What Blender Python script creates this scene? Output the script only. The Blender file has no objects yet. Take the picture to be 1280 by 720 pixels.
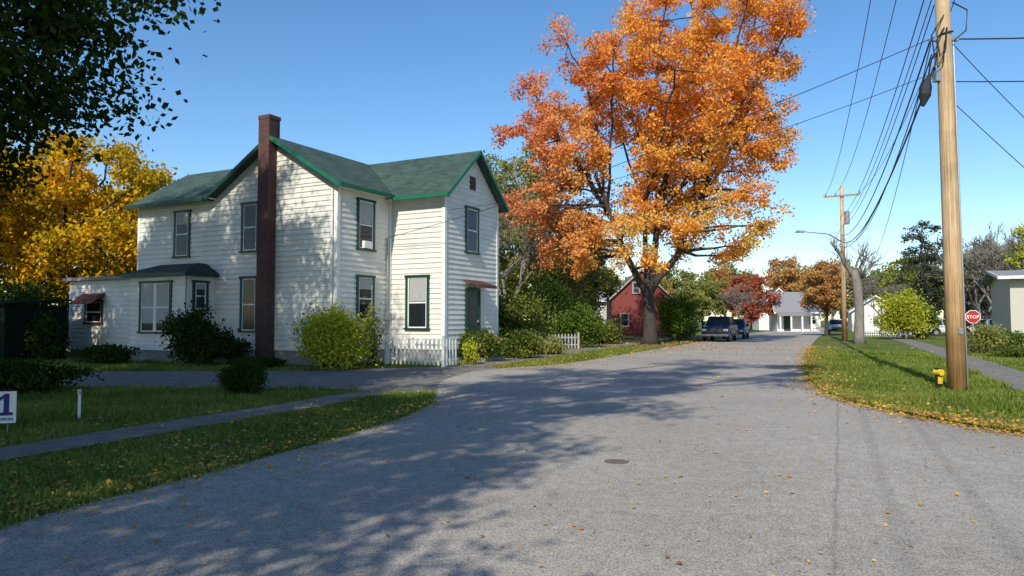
import bpy, math, random
import numpy as np
from mathutils import Vector, Matrix
R=math.radians
scene=bpy.context.scene
col=scene.collection
random.seed(4); rng=np.random.default_rng(7)
scene.view_settings.view_transform='Standard'
scene.view_settings.look='None'
scene.view_settings.exposure=0

# ------------------------------------------------------------ materials
def nodes(name):
    m=bpy.data.materials.new(name); m.use_nodes=True
    nt=m.node_tree; nt.nodes.clear()
    out=nt.nodes.new('ShaderNodeOutputMaterial')
    return m,nt,out
def N(nt,t,**kw):
    n=nt.nodes.new(t)
    for k,v in kw.items():
        if k in n.inputs: n.inputs[k].default_value=v
        else: setattr(n,k,v)
    return n
def ramp(nt,stops,fac):
    r=nt.nodes.new('ShaderNodeValToRGB')
    e=r.color_ramp.elements
    while len(e)<len(stops): e.new(0.5)
    for i,(p,c) in enumerate(stops):
        e[i].position=p; e[i].color=(c[0],c[1],c[2],1)
    nt.links.new(fac,r.inputs[0]); return r
def mul(nt,a,b):
    mx=N(nt,'ShaderNodeMix',data_type='RGBA',blend_type='MULTIPLY'); mx.inputs[0].default_value=1
    nt.links.new(a,mx.inputs[6]); nt.links.new(b,mx.inputs[7]); return mx.outputs[2]
def mat(name,c,rough=0.7,var=0.18,scale=6.0,bump=0.0,bscale=40,metal=0.0,stretch=(1,1,1),spec=0.4):
    m,nt,out=nodes(name)
    p=N(nt,'ShaderNodeBsdfPrincipled'); p.inputs['Roughness'].default_value=rough
    p.inputs['Metallic'].default_value=metal
    p.inputs['Specular IOR Level'].default_value=spec
    tc=N(nt,'ShaderNodeTexCoord'); mp=N(nt,'ShaderNodeMapping'); mp.inputs['Scale'].default_value=stretch
    nt.links.new(tc.outputs['Object'],mp.inputs[0])
    n=N(nt,'ShaderNodeTexNoise',Scale=scale,Detail=6.0,Roughness=0.65)
    nt.links.new(mp.outputs[0],n.inputs['Vector'])
    lo=[x*(1-var) for x in c]; hi=[min(1,x*(1+var)) for x in c]
    r=ramp(nt,[(0.3,lo),(0.7,hi)],n.outputs['Fac'])
    nt.links.new(r.outputs[0],p.inputs['Base Color'])
    if bump:
        n2=N(nt,'ShaderNodeTexNoise',Scale=bscale,Detail=4.0)
        nt.links.new(mp.outputs[0],n2.inputs['Vector'])
        b=N(nt,'ShaderNodeBump',Strength=bump,Distance=0.02)
        nt.links.new(n2.outputs['Fac'],b.inputs['Height']); nt.links.new(b.outputs[0],p.inputs['Normal'])
    nt.links.new(p.outputs[0],out.inputs[0]); return m
def leafmat(name,stops,trans=0.35,nscale=0.35,side=None):
    m,nt,out=nodes(name)
    g=N(nt,'ShaderNodeNewGeometry'); tc=N(nt,'ShaderNodeTexCoord')
    n=N(nt,'ShaderNodeTexNoise',Scale=nscale,Detail=3.0)
    nt.links.new(tc.outputs['Object'],n.inputs['Vector'])
    a=N(nt,'ShaderNodeMath',operation='MULTIPLY'); a.inputs[1].default_value=0.5
    nt.links.new(g.outputs['Random Per Island'],a.inputs[0])
    s=N(nt,'ShaderNodeMapRange'); s.inputs[1].default_value=0.3; s.inputs[2].default_value=0.7; s.inputs[3].default_value=0; s.inputs[4].default_value=0.5
    nt.links.new(n.outputs['Fac'],s.inputs[0])
    b=N(nt,'ShaderNodeMath',operation='ADD'); nt.links.new(a.outputs[0],b.inputs[0]); nt.links.new(s.outputs[0],b.inputs[1])
    fac=b.outputs[0]
    if side:
        sp=N(nt,'ShaderNodeSeparateXYZ'); nt.links.new(tc.outputs['Object'],sp.inputs[0])
        mz=N(nt,'ShaderNodeMapRange'); mz.inputs[1].default_value=4; mz.inputs[2].default_value=16; mz.inputs[3].default_value=0.24; mz.inputs[4].default_value=-0.04
        nt.links.new(sp.outputs[2],mz.inputs[0])
        b2=N(nt,'ShaderNodeMath',operation='ADD'); nt.links.new(fac,b2.inputs[0]); nt.links.new(mz.outputs[0],b2.inputs[1]); fac=b2.outputs[0]
    r=ramp(nt,stops,fac); cout=r.outputs[0]
    if side:
        mr=N(nt,'ShaderNodeMapRange'); mr.inputs[1].default_value=side[0]; mr.inputs[2].default_value=side[1]; mr.inputs[3].default_value=0.8; mr.inputs[4].default_value=0
        nt.links.new(sp.outputs[0],mr.inputs[0])
        r2=ramp(nt,side[2],b.outputs[0])
        mx=N(nt,'ShaderNodeMix',data_type='RGBA'); nt.links.new(mr.outputs[0],mx.inputs[0]); nt.links.new(cout,mx.inputs[6]); nt.links.new(r2.outputs[0],mx.inputs[7]); cout=mx.outputs[2]
    d=N(nt,'ShaderNodeBsdfDiffuse'); t=N(nt,'ShaderNodeBsdfTranslucent'); mx=N(nt,'ShaderNodeMixShader'); mx.inputs[0].default_value=trans
    nt.links.new(cout,d.inputs[0]); nt.links.new(cout,t.inputs[0])
    nt.links.new(d.outputs[0],mx.inputs[1]); nt.links.new(t.outputs[0],mx.inputs[2])
    nt.links.new(mx.outputs[0],out.inputs[0]); return m

M_orange=leafmat('maple_leaf',[(0.05,(0.50,0.13,0.04)),(0.25,(0.76,0.25,0.055)),(0.5,(0.88,0.39,0.07)),(0.75,(0.90,0.53,0.11)),(0.97,(0.66,0.56,0.15))],0.4,0.28,
   side=(-8,-1.5,[(0.1,(0.48,0.11,0.08)),(0.5,(0.76,0.26,0.14)),(0.9,(0.84,0.42,0.17))]))
M_yellow=leafmat('yellow_leaf',[(0.05,(0.09,0.11,0.015)),(0.35,(0.44,0.32,0.02)),(0.6,(0.80,0.50,0.02)),(0.9,(0.82,0.36,0.03))],.4)
M_dark=leafmat('dark_leaf',[(0.1,(0.02,0.042,0.010)),(0.6,(0.04,0.075,0.016)),(0.95,(0.10,0.11,0.02))],0.3)
M_evergreen=leafmat('evergreen_needle',[(0.1,(0.045,0.06,0.04)),(0.6,(0.08,0.10,0.06)),(0.95,(0.14,0.14,0.09))],0.2)
M_green=leafmat('green_leaf',[(0.1,(0.05,0.10,0.018)),(0.6,(0.12,0.19,0.03)),(0.95,(0.32,0.31,0.05))])
M_mixed=leafmat('mixed_shrub_leaf',[(0.1,(0.05,0.08,0.02)),(0.5,(0.13,0.17,0.035)),(0.8,(0.30,0.28,0.05)),(0.97,(0.35,0.20,0.06))],0.35,1.2)
M_ygreen=leafmat('yellow_green_leaf',[(0.1,(0.22,0.28,0.025)),(0.6,(0.50,0.50,0.05)),(0.95,(0.72,0.62,0.09))])
M_olive=leafmat('olive_leaf',[(0.1,(0.14,0.17,0.05)),(0.6,(0.29,0.30,0.08)),(0.95,(0.46,0.38,0.11))])
M_red=leafmat('red_leaf',[(0.1,(0.28,0.07,0.045)),(0.6,(0.50,0.15,0.08)),(0.95,(0.56,0.26,0.10))])  # paled so the far tree carries distance haze in its colour
M_rust=leafmat('rust_leaf',[(0.1,(0.32,0.14,0.06)),(0.6,(0.56,0.30,0.10)),(0.95,(0.50,0.38,0.14))])  # haze of the far trees mixed into this paler base colour
M_litter=leafmat('fallen_leaf',[(0.05,(0.20,0.09,0.03)),(0.35,(0.38,0.20,0.06)),(0.6,(0.55,0.34,0.07)),(0.85,(0.62,0.47,0.12)),(0.98,(0.40,0.07,0.03))],0.1,0.8)
M_grassblade=leafmat('grass_blade',[(0.05,(0.07,0.11,0.018)),(0.5,(0.17,0.23,0.04)),(0.95,(0.34,0.34,0.09))],0.3,0.5)
M_bark=mat('bark',(0.05,0.040,0.033),0.9,0.4,8,0.8,18,stretch=(1,1,0.25))
M_barkgrey=mat('grey_bark',(0.20,0.18,0.155),0.9,0.35,5,0.6,18,stretch=(1,1,0.3))
M_white=mat('white_paint',(0.78,0.77,0.72),0.6,0.05,3)
M_siding=mat('white_siding',(0.70,0.68,0.61),0.55,0.11,1.3,0.1,30)
M_sidingwarm=mat('cream_siding',(0.50,0.48,0.40),0.6,0.06,1.5)
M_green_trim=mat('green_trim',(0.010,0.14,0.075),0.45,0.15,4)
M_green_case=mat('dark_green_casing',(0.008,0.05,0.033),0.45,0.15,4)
M_greytrim=mat('grey_trim_and_shade',(0.35,0.33,0.31),0.7,0.15,4)  # grey barn trim; also painted shade for the garden fence
M_found=mat('foundation',(0.25,0.24,0.22),0.85,0.2,5,0.3)
M_black=mat('black_rubber',(0.02,0.02,0.022),0.6,0.2,10)
M_maroon=mat('maroon_awning',(0.10,0.028,0.022),0.6,0.2,10)
M_curtain=mat('curtain',(0.36,0.36,0.34),0.6,0.3,9,stretch=(6,6,1))
M_door=mat('dark_door',(0.03,0.04,0.035),0.4,0.2,6)
M_metal=mat('galvanised_metal',(0.35,0.36,0.37),0.4,0.15,10,metal=0.6)
M_yel=mat('yellow_plastic',(0.75,0.50,0.03),0.5,0.1,8)
M_glass=mat('window_glass',(0.015,0.018,0.022),0.08,0.4,2,spec=0.35)
def polemat():
    m,nt,out=nodes('pole_wood'); p=N(nt,'ShaderNodeBsdfPrincipled',Roughness=0.85)
    tc=N(nt,'ShaderNodeTexCoord'); mp=N(nt,'ShaderNodeMapping'); mp.inputs['Scale'].default_value=(14,14,0.35)
    nt.links.new(tc.outputs['Object'],mp.inputs[0])
    n=N(nt,'ShaderNodeTexNoise',Scale=2.0,Detail=8.0,Roughness=.7); nt.links.new(mp.outputs[0],n.inputs['Vector'])
    r=ramp(nt,[(0.32,(0.26,0.17,0.09)),(0.5,(0.52,0.37,0.21)),(0.68,(0.66,0.52,0.34))],n.outputs['Fac'])
    n2=N(nt,'ShaderNodeTexNoise',Scale=1.3,Detail=5.0); nt.links.new(tc.outputs['Object'],n2.inputs['Vector'])
    r2=ramp(nt,[(0.35,(0.75,0.72,0.68)),(0.6,(1.05,1.05,1.05))],n2.outputs['Fac'])
    sp=N(nt,'ShaderNodeSeparateXYZ'); nt.links.new(tc.outputs['Object'],sp.inputs[0])
    mr=N(nt,'ShaderNodeMapRange'); mr.inputs[1].default_value=0; mr.inputs[2].default_value=4; nt.links.new(sp.outputs[2],mr.inputs[0])
    r3=ramp(nt,[(0,(0.95,0.72,0.45)),(1,(1,1,1))],mr.outputs[0])
    nt.links.new(mul(nt,mul(nt,r.outputs[0],r2.outputs[0]),r3.outputs[0]),p.inputs['Base Color'])
    b=N(nt,'ShaderNodeBump',Strength=.6,Distance=.02); nt.links.new(n.outputs['Fac'],b.inputs['Height']); nt.links.new(b.outputs[0],p.inputs['Normal'])
    nt.links.new(p.outputs[0],out.inputs[0]); return m
M_pole=polemat()
M_poledark=mat('grey_pole_wood',(0.30,0.24,0.18),0.85,0.25,7,stretch=(3,3,0.2))
M_redwall=mat('red_boards',(0.21,0.042,0.036),0.7,0.25,6,stretch=(6,6,0.4))
M_greyroof=mat('grey_shingle',(0.24,0.24,0.25),0.9,0.25,12,0.3,60)
M_brownroof=mat('brown_shingle',(0.13,0.10,0.09),0.9,0.25,12,0.3,60)
M_shed=mat('dark_green_boards',(0.010,0.018,0.013),0.85,0.3,6,stretch=(6,6,0.4),spec=.05)
M_blue=mat('blue_car_paint',(0.006,0.012,0.06),0.3,0.1,3,spec=0.4)
M_blue2=mat('steel_blue_car_paint',(0.012,0.035,0.12),0.3,0.1,3,spec=0.4)
M_carwhite=mat('white_car_paint',(0.6,0.6,0.6),0.3,0.05,3)
M_signred=mat('red_sign_paint',(0.42,0.02,0.02),0.4,0.05,3)
M_carred=mat('red_car_paint',(0.3,0.02,0.02),0.3,0.05,3)
M_lamp=mat('headlight_lens',(0.6,0.6,0.6),0.1,0.05,3,spec=0.8)
M_chrome=mat('chrome',(0.3,0.3,0.3),0.3,0.05,3,metal=1.0)
M_iron=mat('rusty_iron',(0.15,0.105,0.085),0.8,0.35,30)
M_navy=mat('dark_blue_ink',(0.02,0.02,0.14),0.5,0.05,3)

def rowmat(name,c1,c2,mo,bw,rh,ms=0.006):
    m,nt,out=nodes(name); p=N(nt,'ShaderNodeBsdfPrincipled',Roughness=0.88)
    tc=N(nt,'ShaderNodeTexCoord'); s=N(nt,'ShaderNodeSeparateXYZ'); nt.links.new(tc.outputs['Object'],s.inputs[0])
    a=N(nt,'ShaderNodeMath',operation='ADD'); nt.links.new(s.outputs[0],a.inputs[0]); nt.links.new(s.outputs[1],a.inputs[1])
    c=N(nt,'ShaderNodeCombineXYZ'); nt.links.new(a.outputs[0],c.inputs[0]); nt.links.new(s.outputs[2],c.inputs[1])
    b=N(nt,'ShaderNodeTexBrick'); nt.links.new(c.outputs[0],b.inputs['Vector'])
    b.inputs['Color1'].default_value=(*c1,1); b.inputs['Color2'].default_value=(*c2,1)
    b.inputs['Mortar'].default_value=(*mo,1); b.inputs['Scale'].default_value=1
    b.inputs['Mortar Size'].default_value=ms; b.inputs['Brick Width'].default_value=bw; b.inputs['Row Height'].default_value=rh
    n=N(nt,'ShaderNodeTexNoise',Scale=0.9,Detail=6.0,Roughness=.7); nt.links.new(tc.outputs['Object'],n.inputs['Vector'])
    r=ramp(nt,[(0.3,(.72,.72,.72)),(0.7,(1.2,1.2,1.2))],n.outputs['Fac'])
    nt.links.new(mul(nt,b.outputs[0],r.outputs[0]),p.inputs['Base Color']); nt.links.new(p.outputs[0],out.inputs[0]); return m
M_brick=rowmat('brick',(0.11,0.036,0.028),(0.065,0.023,0.020),(0.12,0.095,0.085),.22,.075)
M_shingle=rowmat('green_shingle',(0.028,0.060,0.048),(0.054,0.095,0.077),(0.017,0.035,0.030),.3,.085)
M_shingleshade=rowmat('shaded_shingle',(0.016,0.030,0.025),(0.027,0.046,0.038),(0.012,0.02,0.018),.3,.085)  # darkened copy of the green shingle, shade put into the bay roof colour

def asphalt():
    m,nt,out=nodes('asphalt'); p=N(nt,'ShaderNodeBsdfPrincipled',Roughness=0.88)
    p.inputs['Specular IOR Level'].default_value=0.25
    tc=N(nt,'ShaderNodeTexCoord')
    n1=N(nt,'ShaderNodeTexNoise',Scale=0.35,Detail=5.0); n2=N(nt,'ShaderNodeTexNoise',Scale=70.0,Detail=3.0)
    n3=N(nt,'ShaderNodeTexNoise',Scale=6.0,Detail=8.0,Roughness=0.7)
    for n in (n1,n2,n3): nt.links.new(tc.outputs['Object'],n.inputs['Vector'])
    r1=ramp(nt,[(0.3,(0.315,0.285,0.245)),(0.7,(0.39,0.355,0.308))],n1.outputs['Fac'])
    r2=ramp(nt,[(0.32,(0.48,0.48,0.48)),(0.5,(1,1,1)),(0.72,(1.48,1.46,1.44))],n2.outputs['Fac'])
    r3=ramp(nt,[(0.3,(0.82,0.82,0.82)),(0.7,(1.14,1.14,1.14))],n3.outputs['Fac'])
    c=mul(nt,mul(nt,r1.outputs[0],r2.outputs[0]),r3.outputs[0])
    sp=N(nt,'ShaderNodeSeparateXYZ'); nt.links.new(tc.outputs['Object'],sp.inputs[0])
    k=N(nt,'ShaderNodeMath',operation='MULTIPLY_ADD'); k.inputs[1].default_value=-0.4545
    nt.links.new(sp.outputs[1],k.inputs[0]); nt.links.new(sp.outputs[0],k.inputs[2])
    nn=N(nt,'ShaderNodeTexNoise',Scale=1.2,Detail=3.0); nt.links.new(tc.outputs['Object'],nn.inputs['Vector'])
    k2=N(nt,'ShaderNodeMath',operation='MULTIPLY_ADD'); k2.inputs[1].default_value=0.12; nt.links.new(nn.outputs['Fac'],k2.inputs[0]); nt.links.new(k.outputs[0],k2.inputs[2])
    k4=N(nt,'ShaderNodeMath',operation='ABSOLUTE'); nt.links.new(k2.outputs[0],k4.inputs[0])
    rc=ramp(nt,[(0.0,(0.74,0.74,0.74)),(0.012,(0.84,0.84,0.84)),(0.03,(1,1,1))],k4.outputs[0])
    c=mul(nt,c,rc.outputs[0])
    wv=N(nt,'ShaderNodeTexNoise',Scale=1.1,Detail=5.0); nt.links.new(tc.outputs['Object'],wv.inputs['Vector'])
    ad=N(nt,'ShaderNodeMix',data_type='RGBA',blend_type='ADD'); ad.inputs[0].default_value=.8
    nt.links.new(tc.outputs['Object'],ad.inputs[6]); nt.links.new(wv.outputs['Color'],ad.inputs[7])
    vo=N(nt,'ShaderNodeTexVoronoi',feature='DISTANCE_TO_EDGE',Scale=0.28); nt.links.new(ad.outputs[2],vo.inputs['Vector'])
    rv=ramp(nt,[(0.0,(0.84,0.84,0.84)),(0.003,(0.92,0.92,0.92)),(0.006,(1,1,1))],vo.outputs['Distance'])
    c=mul(nt,c,rv.outputs[0])
    nt.links.new(c,p.inputs['Base Color'])
    b=N(nt,'ShaderNodeBump',Strength=0.6,Distance=0.012); nt.links.new(n2.outputs['Fac'],b.inputs['Height']); nt.links.new(b.outputs[0],p.inputs['Normal'])
    nt.links.new(p.outputs[0],out.inputs[0]); return m
M_asphalt=asphalt()
M_concrete=mat('concrete',(0.20,0.185,0.16),0.95,0.30,2.5,0.4,60,spec=.2)
M_olddrive=mat('old_asphalt',(0.19,0.175,0.155),0.95,0.28,2.5,0.4,60,spec=.2)
def groundmat():
    m,nt,out=nodes('grass_ground'); p=N(nt,'ShaderNodeBsdfPrincipled',Roughness=0.95)
    p.inputs['Specular IOR Level'].default_value=0.1
    tc=N(nt,'ShaderNodeTexCoord')
    n1=N(nt,'ShaderNodeTexNoise',Scale=0.4,Detail=6.0); n2=N(nt,'ShaderNodeTexNoise',Scale=25.0,Detail=5.0)
    for n in (n1,n2): nt.links.new(tc.outputs['Object'],n.inputs['Vector'])
    r1=ramp(nt,[(0.3,(0.085,0.12,0.025)),(0.55,(0.14,0.18,0.04)),(0.75,(0.22,0.20,0.08))],n1.outputs['Fac'])
    r2=ramp(nt,[(0.3,(0.5,0.5,0.5)),(0.7,(1.3,1.3,1.3))],n2.outputs['Fac'])
    nt.links.new(mul(nt,r1.outputs[0],r2.outputs[0]),p.inputs['Base Color'])
    b=N(nt,'ShaderNodeBump',Strength=0.8,Distance=0.04); nt.links.new(n2.outputs['Fac'],b.inputs['Height']); nt.links.new(b.outputs[0],p.inputs['Normal'])
    nt.links.new(p.outputs[0],out.inputs[0]); return m
M_ground=groundmat()

# ------------------------------------------------------------ mesh helpers
class MB:
    def __init__(s): s.v=[]; s.f=[]; s.m=[]; s.cm=0
    def face(s,pts):
        i=len(s.v); s.v+= [tuple(p) for p in pts]; s.f.append(list(range(i,i+len(pts)))); s.m.append(s.cm)
    def box(s,x0,x1,y0,y1,z0,z1):
        s.obox((0,0),(1,0),(0,1),x0,x1,y0,y1,z0,z1); return s
    def obox(s,o,t,n,a0,a1,d0,d1,z0,z1):
        i=len(s.v)
        for z in (z0,z1):
            for a,d in ((a0,d0),(a1,d0),(a1,d1),(a0,d1)):
                s.v.append((o[0]+t[0]*a+n[0]*d,o[1]+t[1]*a+n[1]*d,z))
        for f in ((0,3,2,1),(4,5,6,7),(0,1,5,4),(1,2,6,5),(2,3,7,6),(3,0,4,7)):
            s.f.append([i+k for k in f]); s.m.append(s.cm)
    def hexa(s,b,t):
        i=len(s.v); s.v+=[tuple(p) for p in b]+[tuple(p) for p in t]
        for f in ((0,3,2,1),(4,5,6,7),(0,1,5,4),(1,2,6,5),(2,3,7,6),(3,0,4,7)):
            s.f.append([i+k for k in f]); s.m.append(s.cm)
    def slab(s,pts,th):
        n=len(pts); i=len(s.v)
        s.v+=[tuple(p) for p in pts]+[(p[0],p[1],p[2]-th) for p in pts]
        s.f.append(list(range(i,i+n))); s.m.append(s.cm)
        s.f.append([i+n+k for k in reversed(range(n))]); s.m.append(s.cm)
        for k in range(n):
            l=(k+1)%n; s.f.append([i+k,i+n+k,i+n+l,i+l]); s.m.append(s.cm)
    def tube(s,pts,rad,sides=8,cap=True):
        pts=[Vector(p) for p in pts]; i0=len(s.v); n=len(pts)
        up=Vector((0.13,0.21,0.97)) 
        t0=(pts[1]-pts[0]).normalized()
        if abs(t0.dot(up))>0.9: up=Vector((1,0.1,0))
        for k,p in enumerate(pts):
            t=(pts[min(k+1,n-1)]-pts[max(k-1,0)]).normalized()
            a=t.cross(up).normalized(); b=t.cross(a)
            for j in range(sides):
                th=2*math.pi*j/sides; q=p+(a*math.cos(th)+b*math.sin(th))*rad[k]
                s.v.append(tuple(q))
        for k in range(n-1):
            for j in range(sides):
                l=(j+1)%sides
                s.f.append([i0+k*sides+j,i0+k*sides+l,i0+(k+1)*sides+l,i0+(k+1)*sides+j]); s.m.append(s.cm)
        if cap:
            s.f.append([i0+j for j in reversed(range(sides))]); s.m.append(s.cm)
            s.f.append([i0+(n-1)*sides+j for j in range(sides)]); s.m.append(s.cm)
    def build(s,name,mats,parent=None,smooth=False,loc=None):
        me=bpy.data.meshes.new(name); me.from_pydata(s.v,[],s.f)
        if not isinstance(mats,(list,tuple)): mats=[mats]
        for m in mats: me.materials.append(m)
        if len(mats)>1: me.polygons.foreach_set('material_index',s.m)
        if smooth: me.polygons.foreach_set('use_smooth',[True]*len(s.f))
        me.update()
        return link(name,me,parent,loc)
def link(name,me,parent=None,loc=None):
    o=bpy.data.objects.new(name,me); col.objects.link(o)
    if parent: o.parent=parent
    if loc: o.location=loc
    return o
def tag(o,label,cat,group=None):
    o['label']=label; o['category']=cat
    if group: o['group']=group
    return o
def thing(name,loc,rot,label,cat,group=None):
    o=bpy.data.objects.new(name,None); col.objects.link(o); o.location=loc; o.rotation_euler=(0,0,rot)
    o.empty_display_size=0.3
    return tag(o,label,cat,group)
def copy_thing(o,loc,rot,scale=1.0):
    n=o.copy(); col.objects.link(n); n.location=loc; n.rotation_euler=(0,0,rot); n.scale=(scale,)*3 if not isinstance(scale,tuple) else scale
    def rec(a,b):
        for c in list(a.children):
            d=c.copy(); col.objects.link(d); d.parent=b; rec(c,d)
    rec(o,n); return n
def quads_mesh(name,V,mat_):
    n=len(V)//4
    me=bpy.data.meshes.new(name); me.vertices.add(n*4); me.loops.add(n*4); me.polygons.add(n)
    me.vertices.foreach_set('co',V.astype(np.float32).ravel())
    me.loops.foreach_set('vertex_index',np.arange(n*4,dtype=np.int32))
    me.polygons.foreach_set('loop_start',np.arange(0,n*4,4,dtype=np.int32))
    me.polygons.foreach_set('loop_total',np.full(n,4,dtype=np.int32))
    me.materials.append(mat_); me.update(calc_edges=True); return me
def leaf_quads(C,size,flat=0.0):
    n=len(C)
    a=rng.normal(size=(n,3)); a[:,2]*=(1-flat); a/=np.linalg.norm(a,axis=1)[:,None]
    b=rng.normal(size=(n,3)); b[:,2]*=(1-flat); b=np.cross(np.cross(a,b),a); b/=np.linalg.norm(b,axis=1)[:,None]+1e-9
    s=size*rng.uniform(0.6,1.25,size=(n,1))
    V=np.empty((n,4,3)); V[:,0]=C-a*s*0.5; V[:,1]=C+b*s*0.34+a*s*0.06; V[:,2]=C+a*s*0.5; V[:,3]=C-b*s*0.34+a*s*0.06
    return V.reshape(-1,3)

# ------------------------------------------------------------ setting
def sheet(name,pts,z,m):
    mb=MB(); mb.face([(x,y,z) for x,y in pts]); o=mb.build(name,m); o['kind']='structure'; return o
G=MB(); G.face([(-1500,-1500,0),(1500,-1500,0),(1500,1500,0),(-1500,1500,0)])
g=G.build('ground',M_ground); g['kind']='structure'
def smooth_poly(pts,it=2):
    for _ in range(it):
        q=[pts[0]]
        for a,b in zip(pts[:-1],pts[1:]):
            q.append((a[0]*.75+b[0]*.25,a[1]*.75+b[1]*.25)); q.append((a[0]*.25+b[0]*.75,a[1]*.25+b[1]*.75))
        q.append(pts[-1]); pts=q
    return pts
left_edge=smooth_poly([(-16,-30),(-8.5,-10),(-5.2,1),(-3.98,5.6),(-3.5,6.7),(-3.0,8),(-2.17,10.3),(-1.5,13.0),(-1.6,15.5),(-1.9,18.5),(-1.4,22.2),(-0.2,24.0),(1.7,25.6),(4.6,32),(9.7,43.6),(13.8,53),(17.2,60),(26,80),(42,115),(70,175)])
right_edge=smooth_poly([(84,175),(51,115),(34.5,80),(25.3,60),(16.9,41),(10.5,26),(7.4,18),(6.55,14.5),(6.6,11.8),(7.1,9.9),(8.2,8.4),(11,6.9),(16,5),(45,-5),(45,-30)])
random.seed(2)
road_poly=left_edge+right_edge
sheet('road',road_poly,0.010,M_asphalt)
drive_poly=[(-1.0,14.6),(-1.9,16.1),(-3.7,16.5),(-6.8,16.9),(-14,17.2),(-24,19),(-24,26),(-14.3,22.4),(-6.6,22.6),(-4.3,23.9),(-2.2,24.9),(-0.7,24.3),(0.2,23.6)]
sheet('driveway',drive_poly,0.006,M_olddrive)
walk1=[(-12.2,-5),(-11.3,-5.4),(-5.85,8),(-2.7,15.2),(-1.9,16.05),(-3.3,16.4),(-6.4,9.0)]
sheet('sidewalk',walk1,0.015,M_concrete)
walk2=[(-2.3,24.8),(-0.8,24.3),(6.4,43),(13,58),(30,95),(28.6,95.5),(11.6,58.5),(5.0,44)]
sheet('sidewalk',walk2,0.015,M_concrete)
walk3=[(8.2,9.4),(11.0,15.5),(16.9,27.9),(26.2,48),(45,90),(46.4,89.5),(27.5,47.5),(18.2,27.5),(12.4,15.2),(9.5,9.0)]
sheet('sidewalk',walk3,0.015,M_concrete)

def inpoly(P,poly):
    x,y=P[:,0],P[:,1]; r=np.zeros(len(P),bool); n=len(poly); j=n-1
    for i in range(n):
        xi,yi=poly[i]; xj,yj=poly[j]
        c=((yi>y)!=(yj>y))&(x<(xj-xi)*(y-yi)/((yj-yi) if yj!=yi else 1e-9)+xi)
        r^=c; j=i
    return r
HA=R(-27.8)
HO=(-6.1,25.0)
def H2W(x,y): 
    c,s=math.cos(HA),math.sin(HA); return (HO[0]+c*x-s*y,HO[1]+s*x+c*y)
foot=[H2W(-14.4,-1.3),H2W(0,-1.3) ,H2W(0,0),H2W(0,3),H2W(2.5,3),H2W(2.5,9),H2W(-14.4,9)]
n=480000
r=4+38*rng.random(n)**1.15; th=rng.uniform(-0.82,0.80,n)
P=np.stack([r*np.sin(th),r*np.cos(th)],1)
wob=np.stack([np.sin(P[:,1]*3.1)*.05+rng.normal(0,.06,n),rng.normal(0,.06,n)],1)
Pw=P+wob
keep=~(inpoly(Pw,road_poly)|inpoly(Pw,drive_poly)|inpoly(Pw,walk1)|inpoly(Pw,walk2)|inpoly(Pw,walk3)|inpoly(P,foot))
P=P[keep]; n=len(P)
patch=0.75+0.35*np.sin(P[:,0]*2.3+np.sin(P[:,1]*1.7)*2)*np.sin(P[:,1]*1.9+P[:,0])
h=rng.uniform(0.03,0.095,n)*patch*(1+0.5*(np.hypot(P[:,0],P[:,1])>14)); w=rng.uniform(0.004,0.009,n)*(1+np.hypot(P[:,0],P[:,1])*0.06)
ang=rng.uniform(0,2*math.pi,n); lx=rng.normal(0,0.03,n); ly=rng.normal(0,0.03,n)
V=np.zeros((n,4,3)); dx=np.cos(ang)*w; dy=np.sin(ang)*w
V[:,0,0]=P[:,0]-dx; V[:,0,1]=P[:,1]-dy
V[:,1,0]=P[:,0]+dx; V[:,1,1]=P[:,1]+dy
V[:,2,0]=P[:,0]+lx+dx*.2; V[:,2,1]=P[:,1]+ly+dy*.2; V[:,2,2]=h
V[:,3,0]=P[:,0]+lx-dx*.2; V[:,3,1]=P[:,1]+ly-dy*.2; V[:,3,2]=h
o=link('grass',quads_mesh('grass',V.reshape(-1,3),M_grassblade)); o['kind']='stuff'; tag(o,'short green lawn grass beside the road','grass')
def along(edge,n,spread,ymin,ymax,off=0):
    pts=[p for p in edge if ymin<=p[1]<=ymax]; out=[]
    for _ in range(n):
        i=random.randrange(len(pts)-1); t=random.random()
        x=pts[i][0]*(1-t)+pts[i+1][0]*t; y=pts[i][1]*(1-t)+pts[i+1][1]*t
        out.append((x+random.gauss(off,spread),y+random.gauss(0,spread)))
    return np.array(out)
L=[along(left_edge,1000,0.22,4,15,-0.12),along(left_edge,1500,0.9,4,15,-0.8),
   along(right_edge,8500,0.24,7.5,45,0.10),along(right_edge,2600,0.6,7.5,45,0.5),
   along(left_edge,2600,0.8,24,60,-0.5)]
m_=1500; rr=3.5+28*rng.random(m_)**1.3; tt=rng.uniform(-0.75,0.75,m_); L.append(np.stack([rr*np.sin(tt),rr*np.cos(tt)],1))
m_=3600; L.append(np.stack([rng.normal(9,6,m_),rng.normal(44,7,m_)],1))
m_=900; L.append(np.stack([rng.uniform(-13,-2,m_),rng.uniform(6,17,m_)],1))
L=np.concatenate(L); C=np.column_stack([L,rng.uniform(0.022,0.034,len(L))])
onroad=inpoly(L,road_poly); C[~onroad,2]+=0.03
dist=np.hypot(L[:,0],L[:,1])
V=leaf_quads(C,0.044,0.85).reshape(-1,4,3)
V=(V-C[:,None,:])*(1+0.035*dist)[:,None,None]*rng.uniform(.5,1.15,(len(L),1,1))+C[:,None,:]
V[:,:,2]=np.maximum(V[:,:,2],0.018)
o=link('fallen_leaves',quads_mesh('fallen_leaves',V.reshape(-1,3),M_litter)); o['kind']='stuff'; tag(o,'scattered yellow and brown fallen autumn leaves','leaves')

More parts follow.
